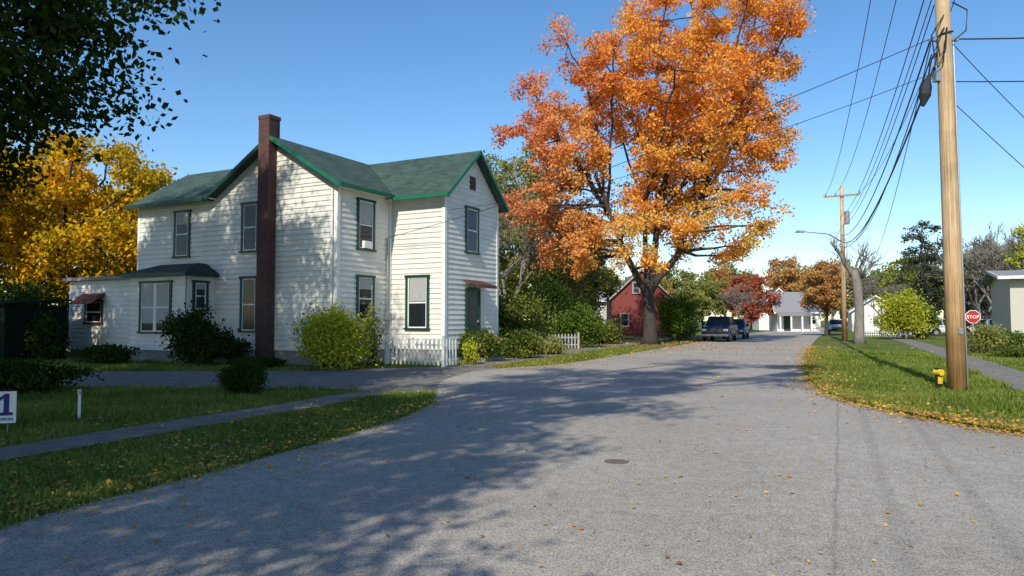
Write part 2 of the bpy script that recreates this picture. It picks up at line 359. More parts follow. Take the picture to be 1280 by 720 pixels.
# ------------------------------------------------------------ trees
def limb(mb,p,q,r0,r1,bend=0.15,n=6,wob=0.06,sides=6):
    p=Vector(p); q=Vector(q); L_=(q-p).length
    c=(p+q)/2+Vector((random.gauss(0,wob),random.gauss(0,wob),bend+random.gauss(0,wob)))*L_
    pts=[]; rad=[]
    for i in range(n+1):
        t=i/n; pts.append(p*(1-t)**2+c*2*t*(1-t)+q*t*t+Vector((random.gauss(0,1),random.gauss(0,1),random.gauss(0,1)))*L_*0.012*(0<i<n)); rad.append(r0*(1-t)+r1*t)
    mb.tube(pts,rad,sides); return list(zip(pts,rad))
def sample_env(env,n,mind,shell=0.45):
    out=[]; vol=[e[3]*e[4]*e[5] for e in env]; tries=0
    while len(out)<n and tries<n*60:
        tries+=1
        e=random.choices(env,vol)[0]
        d=Vector((random.gauss(0,1),random.gauss(0,1),random.gauss(0,1))).normalized()*(random.random()**shell)
        p=Vector((e[0]+d.x*e[3],e[1]+d.y*e[4],e[2]+d.z*e[5]))
        if all((p-q).length>mind for q in out): out.append(p)
    return out
def tree(loc,label,env,nclump,mind,rclump,nleaf,lsize,mleaf,trunk_h,trunk_r,top,bark=M_bark,mains=9,lean=(0,0),name='tree',cat='tree',group=None,twigs=3,lo=None,forks=(),seed=None,bend=.08,sub=8,sig=.30,thick=1.0):
    if seed is not None: random.seed(seed)
    T=thing(name,loc,0,label,cat,group)
    mb=MB()
    pts=[];rad=[]
    K=10
    for i in range(K+1):
        t=i/K; z=top*0.72*t
        pts.append(Vector((lean[0]*t+math.sin(t*5+loc[0])*0.03*top*t,lean[1]*t+math.cos(t*4)*0.02*top*t,z-0.1*(i==0))))
        r_=trunk_r*(1-0.9*t)
        if forks and z>trunk_h: r_*=.62
        if i==0: r_*=1.7
        rad.append(r_)
    pts.insert(1,Vector((0,0,trunk_h*0.15))); rad.insert(1,trunk_r*1.08)
    mb.tube(pts,rad,12)
    path=list(zip(pts,rad))
    cl=sample_env(env,nclump,mind)
    hang=[]; dense=[]
    for (p,r0),(q,r1) in zip(path[:-1],path[1:]):
        for j in range(4):
            t=j/4; w_=p.lerp(q,t)
            if w_.z>=trunk_h*0.85: dense.append((w_,r0*(1-t)+r1*t))
    if not dense: dense=[path[-1]]
    for f in forks:
        s=min(path,key=lambda pr:abs(pr[0].z-trunk_h*.9))
        p0=s[0].copy(); p0.z=trunk_h*.82
        pr=limb(mb,p0,f,trunk_r*.62,trunk_r*.22,-.06 if f[2]>trunk_h*2 else .05,8,.03,10); dense+=pr[2:]
    cls=sorted(cl,key=lambda c:-((c-Vector((0,0,trunk_h))).length))
    mainset=[]
    for c in cls:
        if len(mainset)<mains and all((c-m2).length>mind*2.2 for m2 in mainset): mainset.append(c)
    for c in mainset:
        zt=trunk_h+ (c.z-trunk_h)*0.35
        s=min(dense,key=lambda pr:abs(pr[0].z-zt)+(pr[0]-c).length*.35+random.random()*0.05*top)
        ln=(c-s[0]).length
        pr=limb(mb,s[0],c,min(s[1]*0.75,(0.024*ln+0.04)*thick),0.03*thick,bend,8,0.07,8); hang+=pr[2:]
    for c in cls:
        if c in mainset: continue
        cand=[pr for pr in hang+dense if pr[0].z<c.z+0.5]
        s=min(cand or hang or dense,key=lambda pr:(pr[0]-c).length)
        ln=(c-s[0]).length
        limb(mb,s[0],c,min(s[1]*0.7,(0.018*ln+0.03)*thick),0.015*thick,0.06,5,0.08,6)
    cent=[]
    for c in cls:
        rc=rclump*random.uniform(0.7,1.25)
        for j in range(sub):
            d=Vector((random.gauss(0,1),random.gauss(0,1),random.gauss(0,0.75))).normalized()*rc*random.random()**0.5
            cent.append((c+d,rc))
            if j<twigs: limb(mb,c,c+d*1.25,0.018*thick,0.006*thick,0.05,3,0.08,4)
    mb.build('trunk',bark,T,smooth=True)
    cc=np.array([list(c) for c,_ in cent]); rc=np.array([x for _,x in cent])
    idx=rng.integers(0,len(cc),nleaf)
    C=cc[idx]+rng.normal(size=(nleaf,3))*(rc[idx]*sig)[:,None]*np.array([1,1,0.7])
    if lo is not None: C=C[C[:,2]>lo]
    link('crown',quads_mesh('crown',leaf_quads(C,lsize),mleaf),T)
    return T
# big maple
tree((9.0,47,0),'tall maple with orange autumn leaves at the roadside',
  [(1.5,0,14.3,7.6,6.5,7.8),(4.4,0,20.5,5.8,5.5,4.5),(-5.8,0,14.8,4.4,4,2.8),(-7.0,0,13.0,2.8,3,2.4),(-5.3,-1.0,7.9,4.8,4,3.2),(-2.5,-2.5,6.6,3.2,2.5,2.2),(4.4,-0.5,7.9,3.6,4,2.6),(6.2,0,15.5,3.5,4,5.5),(-2,0,19,3.5,4,3.5)],
  185,1.5,1.3,132000,0.205,M_orange,3.9,0.43,22,mains=20,name='maple_tree',lo=3.2,seed=11,forks=[(-3.6,-.5,11),(4.2,0,12.5),(1.5,1,15)],sub=8,sig=.235,thick=1.5)
# near dark tree
tree((-12.6,12.2,0),'broad dark green shade tree on the lawn',
  [(-2.0,0,11.5,4.8,5.0,4.5),(3.2,0.3,7.6,3.2,3.2,3.2),(3.3,-0.6,7.0,3.1,2.8,2.6),(1.0,0,6.0,4.8,4,2.5),(-4.0,0,16,4.8,4.6,3.6),(0.2,-.5,4.9,2.8,2.4,1.8)],165,1.0,1.15,175000,0.145,M_dark,3.2,0.42,17,mains=16,name='shade_tree',group='trees shading the yard',lo=3.2,seed=5,sig=.28)
tree((-20.5,16.5,0),'tall leafy unseen tree added to shade the side wing',  # stands outside the frame, added to shade the side addition
  [(0.0,0,11.0,5.6,5.5,5.8)],75,1.45,1.2,52000,0.20,M_dark,4,0.4,17,mains=12,name='shade_tree',group='trees shading the yard',lo=4.0,seed=6,sub=6,sig=.24)
# trees beside the camera shading the road and lawn
tree((-10.2,-5.0,0),'large leafy street tree beside the road',
  [(0.5,1,12,6.8,6.3,5.6),(5.0,3,16.5,3.4,4,2.6),(9.4,5.5,18.8,3.2,4,2.0),(3,0,9,3.0,4,2.5),(4.6,-1.5,8.5,3.2,3.0,2.2)],120,1.4,1.15,90000,0.17,M_rust,5,0.5,19,mains=24,name='street_tree',group='trees shading the road',lo=5.0,seed=8,thick=2.2,sub=6,sig=.27)
tree((-15.0,0.8,0),'broad green unseen tree added to shade the lawn',  # out of view, added for its shade on lawn and sidewalk
  [(0.5,0,9.5,6.0,5.5,5.2),(1.5,1,13,5,5,3.5),(3.5,0,8,3.5,4.5,3.5)],125,1.2,1.2,120000,0.20,M_dark,3.6,0.4,16,mains=10,name='street_tree',group='trees shading the road',lo=3.6,seed=9,thick=1.4,sig=.29)
# yellow trees
ya=tree((-25.5,41,0),'golden yellow autumn tree behind the house',
  [(0,0,7.2,6.2,5,5.0),(3,0,5,4.5,4,3)],74,1.5,1.3,54000,0.24,M_yellow,2.2,0.35,12.5,name='yellow_tree',group='golden autumn trees',seed=3,lo=0.5,thick=1.6,sig=.27)
copy_thing(ya,(-31,36,0),2.0,0.95)
copy_thing(ya,(-37,46,0),4.0,1.1)
tt1=tree((2.2,56,0),'tall thin tree with sparse pale green leaves',
  [(0,0,10,4.5,4,5.5),(1,0,6,4.5,4,3)],75,1.3,1.1,22000,0.24,M_olive,3,0.3,15.5,bark=M_barkgrey,name='tree',seed=21,twigs=6,thick=1.3,group='tall thin backyard trees')
copy_thing(tt1,(-1.5,62,0),2.2,1.05)
gt=tree((6.2,72,0),'rounded green tree in a back garden',
  [(0,0,5,3.8,3.5,4)],36,1.2,1.1,13000,0.33,M_mixed,1.5,0.25,9.4,name='green_tree',group='background green trees',seed=22,lo=0.3)
for (x,y,s,r_) in [(-2,66,0.9,3),(84,150,1.6,2),(110,170,1.7,4),(20,140,1.1,2.5),(66,85,0.75,0.4),(57.5,76,1.0,1.3)]:
    copy_thing(gt,(x,y,0),r_,s)
ot=tree((31.4,72,0),'small orange autumn tree by the street',
  [(0,0,4.9,2.1,2.2,3.0)],24,1.0,0.85,8500,0.26,M_rust,1.5,0.2,8.0,name='orange_tree',group='background orange trees',seed=23)
for (x,y,s,r_) in [(47,122,1.6,1),(40,135,1.5,2),(58,140,1.5,4),(72,120,1.3,5),(95,140,1.6,.3),(30,150,1.5,3),(26,130,1.3,3)]:
    copy_thing(ot,(x,y,0),r_,s)
tree((33.5,101,0),'orange red autumn tree beyond the parked vehicles',
  [(0,0,5,3,2.8,3.6)],28,1.1,1.0,9000,0.32,M_red,1.5,0.2,8.7,name='red_tree',seed=24)
ol=tree((27.8,105,0),'muted olive tree beyond the street',
  [(0,0,4.6,3.8,3.5,3.4)],30,1.2,1.1,9000,0.36,M_olive,1.5,0.2,8,name='olive_tree',group='distant olive trees',seed=25)
for (x,y,s,r_) in [(22,120,1.2,1),(36,160,1.7,2),(52,170,1.8,3),(66,160,1.6,4),(80,175,1.9,5),(100,190,2,0.5),(124,180,2,1.5),(12,130,1.4,2.2),(0,140,1.4,0.3),(140,160,1.9,.7),(62,110,1.2,.7),(90,115,1.5,1.7)]:
    copy_thing(ol,(x,y,0),r_,s)
ev=tree((46.5,81,0),'tall dark evergreen rising behind the yards',
  [(0,0,8.8,2.1,2.2,5.2),(0,0,5,2.6,2.6,3.5)],42,1.2,0.85,7500,0.26,M_evergreen,2,0.3,14.2,name='evergreen_tree',seed=26,twigs=8,thick=1.4,group='dark evergreen trees')
copy_thing(ev,(52,79,0),2.0,.8)
tree((44.5,60,0),'tree with thinning yellow green leaves',
  [(0,0,7,2.4,2.6,3.2)],24,1.1,0.9,2600,0.24,M_ygreen,2.5,0.2,11,name='tree',seed=27,twigs=8,bark=M_barkgrey,thick=1.4)
def bare(loc,label,h,r,depth=5,seed=1,name='bare_tree',group=None,spread=0.5,bark=M_barkgrey):
    random.seed(seed); T=thing(name,loc,0,label,'tree',group); mb=MB()
    def br(p,d,L_,r_,k):
        q=p+d*L_
        limb(mb,p,q,max(r_,.025),max(r_*0.62,.016),0.03,3 if k>1 else 2,0.05,6 if k>3 else 3)
        if k==0: return
        for i in range(3):
            nd=(d+Vector((random.gauss(0,spread),random.gauss(0,spread),random.gauss(0.16,spread*0.5)))).normalized()
            br(p+d*L_*random.uniform(0.6,1.0),nd,L_*random.uniform(0.66,0.84),r_*0.6,k-1)
    br(Vector((0,0,-0.1)),Vector((0.02,0,1)),h*0.26,r,depth)
    mb.build('trunk',bark,T,smooth=True); return T
b1=bare((48.5,75,0),'tall leafless tree with fine grey twigs',13,0.26,6,31,group='leafless trees')
for (x,y,r_,s) in [(53,84,2,1.15),(46,68,4,1.0),(31,105,1,.6),(3,66,3,1.15),(38,74,2.6,.6),(60,88,.5,1.2),(41,92,1.7,.9),(-.5,52,2.4,.95),(5.5,60,.9,.9),(56,78,5,1.15),(29,92,4.4,.6),(43.5,64,5.5,.9)]:
    copy_thing(b1,(x,y,0),r_,s)
random.seed(41)
T=thing('pollarded_tree',(23.6,49,0),0,'grey pollarded trunk with knobbly cut branches and twigs','tree')
mb=MB(); mb.tube([(0,0,-.1),(0,0,.5),(.05,0,2.4),(-.1,0,4.3),(-.3,0,5.0)],[.45,.33,.29,.31,.22],12)
for q,r0 in (((-1.8,0,6.9),.19),((0.7,.2,6.0),.09),((.1,-.6,6.2),.08),((-.8,.5,6.0),.09),((1.2,.2,5.5),.07)):
    pr=limb(mb,(-.15,0,4.4),q,r0,.06,.05,6,.12,8)
    for _ in range(24):
        d=Vector((random.gauss(0,.5),random.gauss(0,.4),random.uniform(-.1,1.1)))
        limb(mb,Vector((-.15,0,4.4)).lerp(Vector(q),random.uniform(.6,1)),Vector(q)+d,.018,.008,.05,3,.15,4)
for _ in range(34):
    limb(mb,(0.2,0,4.4),Vector((random.gauss(.6,.8),random.gauss(0,.6),random.uniform(4.6,6.9))),.022,.008,.05,3,.15,4)
mb.build('trunk',M_barkgrey,T,smooth=True)

def bush(loc,label,rx,ry,rz,n,ls,mleaf,name='bush',cat='bush',seed=0,lump=0.35,group=None):
    random.seed(seed); mb=MB()
    T=thing(name,loc,0,label,cat,group)
    cs=[]
    for i in range(26):
        d=Vector((random.gauss(0,1),random.gauss(0,1),random.gauss(0,1))).normalized()*random.random()**0.4
        c=Vector((d.x*rx*.8,d.y*ry*.8,rz+d.z*rz*.85)); c.z=max(c.z,0.12*rz)
        cs.append(c); limb(mb,(random.gauss(0,rx*.15),random.gauss(0,ry*.15),0),c,.02,.006,.05,3,.05,4)
    mb.build('stem',M_bark,T)
    cc=np.array([list(c) for c in cs]); idx=rng.integers(0,len(cc),n)
    C=cc[idx]+rng.normal(size=(n,3))*np.array([rx,ry,rz])*lump*0.6
    C[:,2]=np.abs(C[:,2])+0.01
    link('foliage',quads_mesh('foliage',leaf_quads(C,ls),mleaf),T); return T
bush((-5.75,23.3,0),'rounded yellow green shrub at the house corner',1.1,0.9,0.85,9000,0.11,M_ygreen,seed=51,lump=.42)
bush((-6.1,24.1,0),'rounded yellow green shrub at the house corner',0.9,0.6,1.05,4500,0.11,M_ygreen,seed=52,lump=.42)
bush((-4.75,24.6,0),'dry brownish shrub next to the picket fence',0.45,0.4,1.15,1800,0.09,M_olive,seed=53)
bush((-10.9,25.0,0),'dense dark green shrub below the bay window',1.05,0.9,1.0,8000,0.12,M_dark,seed=54)
bush((-9.9,25.6,0),'dense dark green shrub below the bay window',0.6,0.6,0.55,2500,0.11,M_dark,seed=55)
bush((-5.75,15.5,0),'small clipped round shrub beside the driveway',0.52,0.5,0.36,8000,0.055,M_dark,seed=56,lump=.3)
bush((-14.6,25.9,0),'low dark shrub along the house wall',1.0,.7,.35,2500,0.12,M_dark,seed=57)
bush((-10.6,15.6,0),'low leafy dark plants beside the lawn',1.3,.9,.36,5000,0.10,M_dark,seed=58)
bush((-8.3,23.8,0),'low dark shrub along the driveway edge',1.0,.4,.2,2000,0.10,M_dark,seed=59)
bush((-1.2,27.6,0),'leafy garden shrub beside the house steps',0.9,.8,.6,4000,0.12,M_mixed,seed=60)
bush((-1.5,25.8,0),'small flowering shrub by the fence',0.3,.35,.42,1500,0.08,M_ygreen,seed=61)
bush((0.4,30.0,0),'leafy garden shrub beside the sidewalk',1.0,1,.55,4000,0.12,M_mixed,seed=62)
bush((1.6,33.5,0),'low olive garden plants beside the sidewalk',1.0,1,.4,3000,0.12,M_olive,seed=77)
bush((0.4,37,0),'tall green shrub behind the garden',1.7,1.5,1.5,7000,0.16,M_mixed,seed=63)
bush((3.7,41.5,0),'rounded bright green shrub in the garden',1.5,1.4,1.2,6000,0.16,M_green,seed=64)
bush((2.4,46,0),'tall dark green shrub in the garden',1.8,1.8,2.0,7000,0.18,M_dark,seed=65)
bush((6.0,48,0),'low leafy shrub beside the maple',1.4,1.2,0.8,5000,0.16,M_mixed,seed=66)
bush((5.0,53,0),'tall dark green shrub in the garden',1.7,1.5,1.6,5500,0.18,M_mixed,seed=67)
bush((12.3,54,0),'upright green shrub beyond the maple trunk',1.45,1.2,1.9,7500,0.18,M_green,seed=68)
bush((14.3,60,0),'low green shrub by the street',1.3,1,.9,3000,0.18,M_green,seed=69)
bush((32.3,60,0),'bright yellow green shrub by the sidewalk',2.2,2,2.1,9000,0.2,M_ygreen,seed=70)
bush((35.5,62,0),'green shrub by the sidewalk',1.4,1.3,1.4,3500,0.2,M_green,seed=71)
bush((22.5,34.5,0),'dry flowering garden bush in the yard',1.0,.9,.7,3500,0.11,M_olive,seed=72)
bush((24.6,36,0),'leafy perennial plants near the porch',1.6,1.0,.55,4500,0.12,M_green,seed=73)
bush((21.4,30.5,0),'low garden plants beside the sidewalk',1.2,.8,.3,2500,0.1,M_mixed,seed=74)
bush((-21.5,31.5,0),'tall dark hedge beside the shed',2.6,1.5,1.6,9000,0.18,M_dark,seed=75)
bush((-23.5,29,0),'tall dark hedge beside the shed',2.2,1.5,1.9,9000,0.18,M_dark,seed=76)
bush((-18.4,28.3,0),'dark shrub crowding the shed corner',0.8,0.7,0.9,4000,0.12,M_dark,seed=78)

# ------------------------------------------------------------ main house
house=thing('house',(HO[0],HO[1],0),HA,'white two storey clapboard house with green roof and brick chimney','house')
def siding(mb,o,t,n,span,z0,z1,c=0.19):
    z=z0
    while z<z1-1e-4:
        zt=min(z+c,z1)
        a0,a1=span(z); b0,b1=span(zt)
        P=lambda a,d,zz:(o[0]+t[0]*a+n[0]*d,o[1]+t[1]*a+n[1]*d,zz)
        mb.face([P(a0,.034,z),P(a1,.034,z),P(b1,.006,zt),P(b0,.006,zt)])
        mb.face([P(a0,.0,z),P(a1,.0,z),P(a1,.034,z),P(a0,.034,z)])
        z=zt
W=MB()
S=(0,-1); E=(1,0)
RZ=8.3; EZ=6.5
def gab(c0,c1,ez,rz):
    mid=(c0+c1)/2; hw=(c1-c0)/2
    def f(z):
        if z<=ez: return (c0,c1)
        k=(z-ez)/(rz-ez); return (c0+hw*k,c1-hw*k)
    return f
siding(W,(0,0),(1,0),S,lambda z:(-10.7,0),0.5,EZ)
siding(W,(0,0),(1,0),S,gab(-5.93,0,EZ,RZ),EZ,RZ-.05)
siding(W,(0,0),(0,1),E,lambda z:(0,3),0.5,EZ)
siding(W,(0,3),(1,0),S,lambda z:(0,2.5),0.5,EZ)
siding(W,(2.5,0),(0,1),E,lambda z:(3,6.93),0.5,EZ)
siding(W,(2.5,0),(0,1),E,gab(3,6.93,EZ,8.2),EZ,8.15)
siding(W,(-10.7,0),(0,1),(-1,0),gab(0,5,EZ,8.1),0.5,8.05)
siding(W,(0,9),(1,0),(0,1),gab(-5.93,0,EZ,RZ),0.5,RZ-.05)
siding(W,(0,5),(1,0),(0,1),lambda z:(-10.7,-5.93),0.5,EZ)
siding(W,(-5.93,0),(0,1),(-1,0),lambda z:(5,9),0.5,EZ)
siding(W,(0,6.93),(1,0),(0,1),lambda z:(0,2.5),0.5,EZ)
siding(W,(0,0),(0,1),E,lambda z:(6.93,9),0.5,EZ)
W.build('wall',M_siding,house)
F=MB()
F.box(-10.68,-.02,.02,.4,0,.5); F.box(-.4,-.02,.4,3.2,0,.499); F.box(-.02,2.48,3.02,6.9,0,.498); F.box(-10.66,-.42,.4,9,0,.497)
F.build('foundation',M_found,house)
for x,y in ((0,0),(-10.7,0),(2.5,3),(2.5,6.93)):
    MB().box(x-.10,x+.045,y-.045,y+.10,0.5,EZ-.02).build('corner_board',M_white,house)
MB().box(-.0,.10,2.88,2.958,.5,EZ-.02).build('corner_board',M_white,house)
Rf=MB(); th=.11; ov=.38
s1=(RZ-EZ)/2.965; mx_=-2.965
def zmain(x): return RZ+.06-abs(x-mx_)*s1
Rf.slab([(mx_,-ov,RZ+.06),(ov,-ov,zmain(ov)),(ov,9+ov,zmain(ov)),(mx_,9+ov,RZ+.06)],th)
Rf.slab([(mx_,9+ov,RZ+.06),(-5.93-ov,9+ov,zmain(-5.93-ov)),(-5.93-ov,-ov,zmain(-5.93-ov)),(mx_,-ov,RZ+.06)],th)
s2=(8.2-EZ)/1.965; zr=8.26
def zw(y): return zr-abs(y-4.965)*s2
Rf.slab([(-2.7,4.965,zr),(ov-.05,3-ov+.15,zw(3-ov+.15)),(ov-.02,3-ov,zw(3-ov)),(2.5+ov,3-ov,zw(3-ov)),(2.5+ov,4.965,zr)],th)
Rf.slab([(2.5+ov,4.965,zr),(2.5+ov,6.93+ov,zw(6.93+ov)),(ov,6.93+ov,zw(6.93+ov)),(-2.7,4.965,zr)],th)
s3=(8.1-EZ)/2.5
def zl(y): return 8.16-abs(y-2.5)*s3
Rf.slab([(-10.7-ov,-ov,zl(-ov)),(-5.93-ov,-ov,zl(-ov)),(-3.25,2.5,8.16),(-10.7-ov,2.5,8.16)],th)
Rf.slab([(-10.7-ov,2.5,8.16),(-3.25,2.5,8.16),(-5.93-ov,5+ov,zl(5+ov)),(-10.7-ov,5+ov,zl(5+ov))],th)
roof=Rf.build('roof',M_shingle,house)
def board(p,q,th_,h_,nx,ny,m=M_green_trim):
    Fa=MB(); p0=Vector(p); q0=Vector(q); nn=Vector((nx,ny,0))*th_; d=Vector((0,0,-h_))
    Fa.hexa([p0+d,q0+d,q0+d+nn,p0+d+nn],[p0,q0,q0+nn,p0+nn]); Fa.build('fascia',m,roof)
k=.035
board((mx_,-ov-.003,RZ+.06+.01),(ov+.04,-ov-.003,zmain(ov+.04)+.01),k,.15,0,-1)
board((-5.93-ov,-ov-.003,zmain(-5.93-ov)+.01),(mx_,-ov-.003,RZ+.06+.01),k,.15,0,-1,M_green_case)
board((ov+.003,-ov,zmain(ov)+.005),(ov+.003,3-ov+.05,zmain(ov)+.005),.10,.13,1,0)
board((ov+.1,3-ov-.003,zw(3-ov)+.005),(2.5+ov+.05,3-ov-.003,zw(3-ov)+.005),.10,.13,0,-1)
board((2.5+ov+.003,3-ov-.02,zw(3-ov-.02)+.01),(2.5+ov+.003,4.965,zr+.01),k,.16,1,0)
board((2.5+ov+.003,4.965,zr+.01),(2.5+ov+.003,6.93+ov,zw(6.93+ov)+.01),k,.16,1,0)
board((-10.7-ov,-ov-.003,zl(-ov)+.005),(-5.93-ov-.02,-ov-.003,zl(-ov)+.005),.10,.13,0,-1,M_green_case)
MB().box(-10.7-ov+.02,-5.93-.1,-ov+.02,0,EZ-.22,EZ-.20).build('soffit',M_white,roof)
MB().box(.01,ov-.02,0,2.9,EZ-.235,EZ-.215).build('soffit',M_white,roof)
MB().box(.05,2.5+ov-.03,3-ov+.02,2.99,EZ-.33,EZ-.31).build('soffit',M_white,roof)
Ch=MB(); Ch.box(-3.44,-2.90,-.42,-.036,0,8.98); 
Ch.box(-3.42,-2.92,-.036,.12,6.9,8.97)
Ch.box(-3.455,-2.885,-.435,.135,8.98,9.12)
Ch.build('chimney',M_brick,roof)
def window(parent,o,t,n,a0,a1,z0,z1,case=M_green_case,shade=0.5,cw=.11,mull=False,ac=False,off=0.0,sash=None):
    mb=MB(); d0=off+.0; d1=off+.075
    mb.obox(o,t,n,a0,a0+cw,d0,d1,z0,z1); mb.obox(o,t,n,a1-cw,a1,d0,d1,z0,z1)
    mb.obox(o,t,n,a0-.03,a1+.03,d0,d1+.02,z1,z1+.09); mb.obox(o,t,n,a0-.04,a1+.04,d0,d1+.04,z0-.07,z0)
    w=mb.build('window',case,parent)
    b0,b1=a0+cw,a1-cw; zm=(z0+z1)/2
    fr=MB(); f=.045
    xs=[(b0,b1)] if not mull else [(b0,(b0+b1)/2-.04),((b0+b1)/2+.04,b1)]
    if mull: fr.obox(o,t,n,xs[0][1],xs[1][0],d0,off+.066,z0,z1)
    for p,q in xs:
        fr.obox(o,t,n,p,p+f,d0,off+.056,z0,z1); fr.obox(o,t,n,q-f,q,d0,off+.056,z0,z1)
        fr.obox(o,t,n,p+f,q-f,d0,off+.054,z1-f,z1); fr.obox(o,t,n,p+f,q-f,d0,off+.054,z0,z0+f)
        fr.obox(o,t,n,p+f,q-f,d0,off+.054,zm-.025,zm+.025)
    fr.build('sash',sash or M_white,w)
    pn=MB(); pn.obox(o,t,n,b0+.01,b1-.01,d0,off+.040,z0+.01,z1-.01); pn.build('pane',M_glass,w)
    if shade>0:
        sh=MB()
        for p,q in xs: sh.obox(o,t,n,p+f+.02,q-f-.02,off+.041,off+.044,z1-f-(z1-z0)*shade,z1-f-.01)
        sh.build('curtain',M_curtain,w)
    if ac:
        a=MB(); a.obox(o,t,n,(b0+b1)/2-.22,(b0+b1)/2+.22,off+.05,off+.18,z0+.02,z0+.28); a.build('air_conditioner',M_white,w)
    return w
window(house,(0,0),(1,0),S,-4.67,-3.75,4.2,5.95,shade=.0)
window(house,(0,0),(1,0),S,-8.5,-7.55,4.15,5.9,shade=.25)
window(house,(0,0),(1,0),S,-4.67,-3.75,1.2,3.15,shade=.0)
window(house,(0,0),(0,1),E,1.0,2.0,4.2,5.95,shade=.45,ac=True)
window(house,(0,0),(0,1),E,1.0,2.0,1.6,3.15,shade=.25)
window(house,(0,3),(1,0),S,.78,1.86,1.3,3.2,shade=.45)
window(house,(2.5,0),(0,1),E,4.4,5.4,4.25,5.95,shade=.0)
v_=MB(); 
for i in range(5): v_.obox((2.5,0),(0,1),E,4.78,5.15,.02,.06,6.75+i*.09,6.75+i*.09+.06)
v_.box(2.5,2.53,4.74,5.19,6.7,7.24)
v_.build('vent',M_maroon,house)
d=MB(); d.box(2.5,2.56,4.5,5.4,.55,2.75); dr=d.build('door',M_door,house)
d=MB(); d.box(2.5,2.59,4.40,4.498,.5,2.85); d.box(2.5,2.59,5.402,5.5,.5,2.85); d.box(2.5,2.60,4.5,5.4,2.752,2.86); d.build('frame',M_green_case,dr)
d=MB(); d.box(2.56,2.62,5.28,5.32,1.5,1.6); d.build('handle',M_metal,dr)
d=MB(); d.slab([(2.54,4.3,3.15),(3.2,4.3,2.95),(3.2,5.7,2.95),(2.54,5.7,3.15)],.04); d.slab([(3.2,4.3,2.95),(3.22,4.3,2.84),(3.22,5.7,2.84),(3.2,5.7,2.95)],.01); d.build('awning',M_maroon,house)
d=MB(); 
for i in range(3): d.box(2.5,3.5-.28*i,4.3,5.7,.17*i,.17*(i+1))
d.build('step',M_concrete,house)
by=MB()
siding(by,(0,-1.3),(1,0),S,lambda z:(-9.3,-6.1),.45,3.3); siding(by,(-6.1,0),(0,1),E,lambda z:(-1.3,0),.45,3.3); siding(by,(-9.3,0),(0,1),(-1,0),lambda z:(-1.3,0),.45,3.3)
bay=by.build('bay',M_siding,house)
d=MB(); d.box(-9.28,-6.12,-1.28,0,0,.45); d.build('foundation',M_found,bay)
d=MB(); q=.25; e0=3.38
P0=[(-9.3-q,-1.3-q,e0),(-6.1+q,-1.3-q,e0),(-6.1+q,-.04,e0),(-9.3-q,-.04,e0)]
P1=[(-8.8,-.4,3.80),(-6.6,-.4,3.80),(-6.6,-.04,3.80),(-8.8,-.04,3.80)]
d.hexa(P0,P1); d.build('roof',M_shingleshade,bay)
d=MB(); d.box(-9.3-q-.02,-6.1+q+.02,-1.3-q-.02,-.04,e0-.13,e0-.003); d.build('fascia',M_green_case,bay)
window(bay,(0,-1.3),(1,0),S,-8.7,-6.85,1.15,3.0,shade=.8,mull=True)
window(bay,(-6.1,0),(0,1),E,-1.05,-.35,2.0,3.0,shade=.2)
ad=MB()
siding(ad,(0,-.6),(1,0),S,lambda z:(-14.4,-9.3),.3,3.3); siding(ad,(-14.4,0),(0,1),(-1,0),lambda z:(-.6,4),.3,3.3)
siding(ad,(0,4),(1,0),(0,1),lambda z:(-14.4,-10.7),.3,3.3)
add=ad.build('side_addition',M_siding,house)
d=MB(); d.slab([(-14.7,-.85,3.40),(-9.32,-.85,3.40),(-9.32,.0,3.46),(-10.72,.0,3.46),(-10.72,4.2,3.6),(-14.7,4.2,3.6)],.14); d.build('roof',M_greyroof,add)
d=MB(); d.box(-14.38,-9.3,-.58,0,0,.3); d.build('foundation',M_found,add)
MB().box(-14.445,-14.30,-.645,-.50,.3,3.24).build('corner_board',M_white,add)
window(add,(0,-.6),(1,0),S,-13.3,-12.1,1.5,2.35,shade=0,case=M_maroon,cw=.07)
d=MB(); d.slab([(-13.45,-.64,2.72),(-11.95,-.64,2.72),(-11.95,-1.25,2.3),(-13.45,-1.25,2.3)],.04); d.build('awning',M_maroon,add)
d=MB(); d.tube([(0.08,2.75,.6),(0.08,2.75,4.7)],[.035,.035],8); d.box(.03,.14,2.65,2.85,1.6,1.95); d.build('meter_conduit',M_metal,house)
d=MB(); d.tube([(-.16,-.09,.3),(-.16,-.09,6.2)],[.035,.035],8); d.build('downspout',M_white,house)

def fence(start,dirang,L_,hgt,label,post=True,sp=.13,pw=.075,m=M_white):
    T=thing('picket_fence',(start[0],start[1],0),dirang,label,'fence')
    p=MB(); nn=int(L_/sp)
    for i in range(nn):
        x=i*sp+.02; hh=hgt*random.uniform(.97,1.02)
        p.box(x,x+pw,-.02,0,.06,hh-.05); 
        p.hexa([(x,-.02,hh-.05),(x+pw,-.02,hh-.05),(x+pw,0,hh-.05),(x,0,hh-.05)],[(x+pw*.4,-.02,hh),(x+pw*.6,-.02,hh),(x+pw*.6,0,hh),(x+pw*.4,0,hh)])
    p.build('pickets',m,T)
    for z in (.22,hgt*.72): MB().box(0,L_,.002,.04,z,z+.06).build('rail',m,T)
    if post:
        for x in (-.1,L_):
            q_=MB(); q_.box(x,x+.1,-.04,.06,0,hgt+.05); q_.box(x-.015,x+.115,-.055,.075,hgt+.05,hgt+.08); q_.build('post',m,T)
    return T
fence((-4.40,25.5),HA,2.3,1.0,'white wooden picket fence before the house',sp=.175,pw=.08)
fe=(-4.40+math.cos(HA)*2.45,25.5+math.sin(HA)*2.45)
fence(fe,HA+R(90),0.8,.95,'short return of white picket fence',post=False,sp=.185,pw=.08)
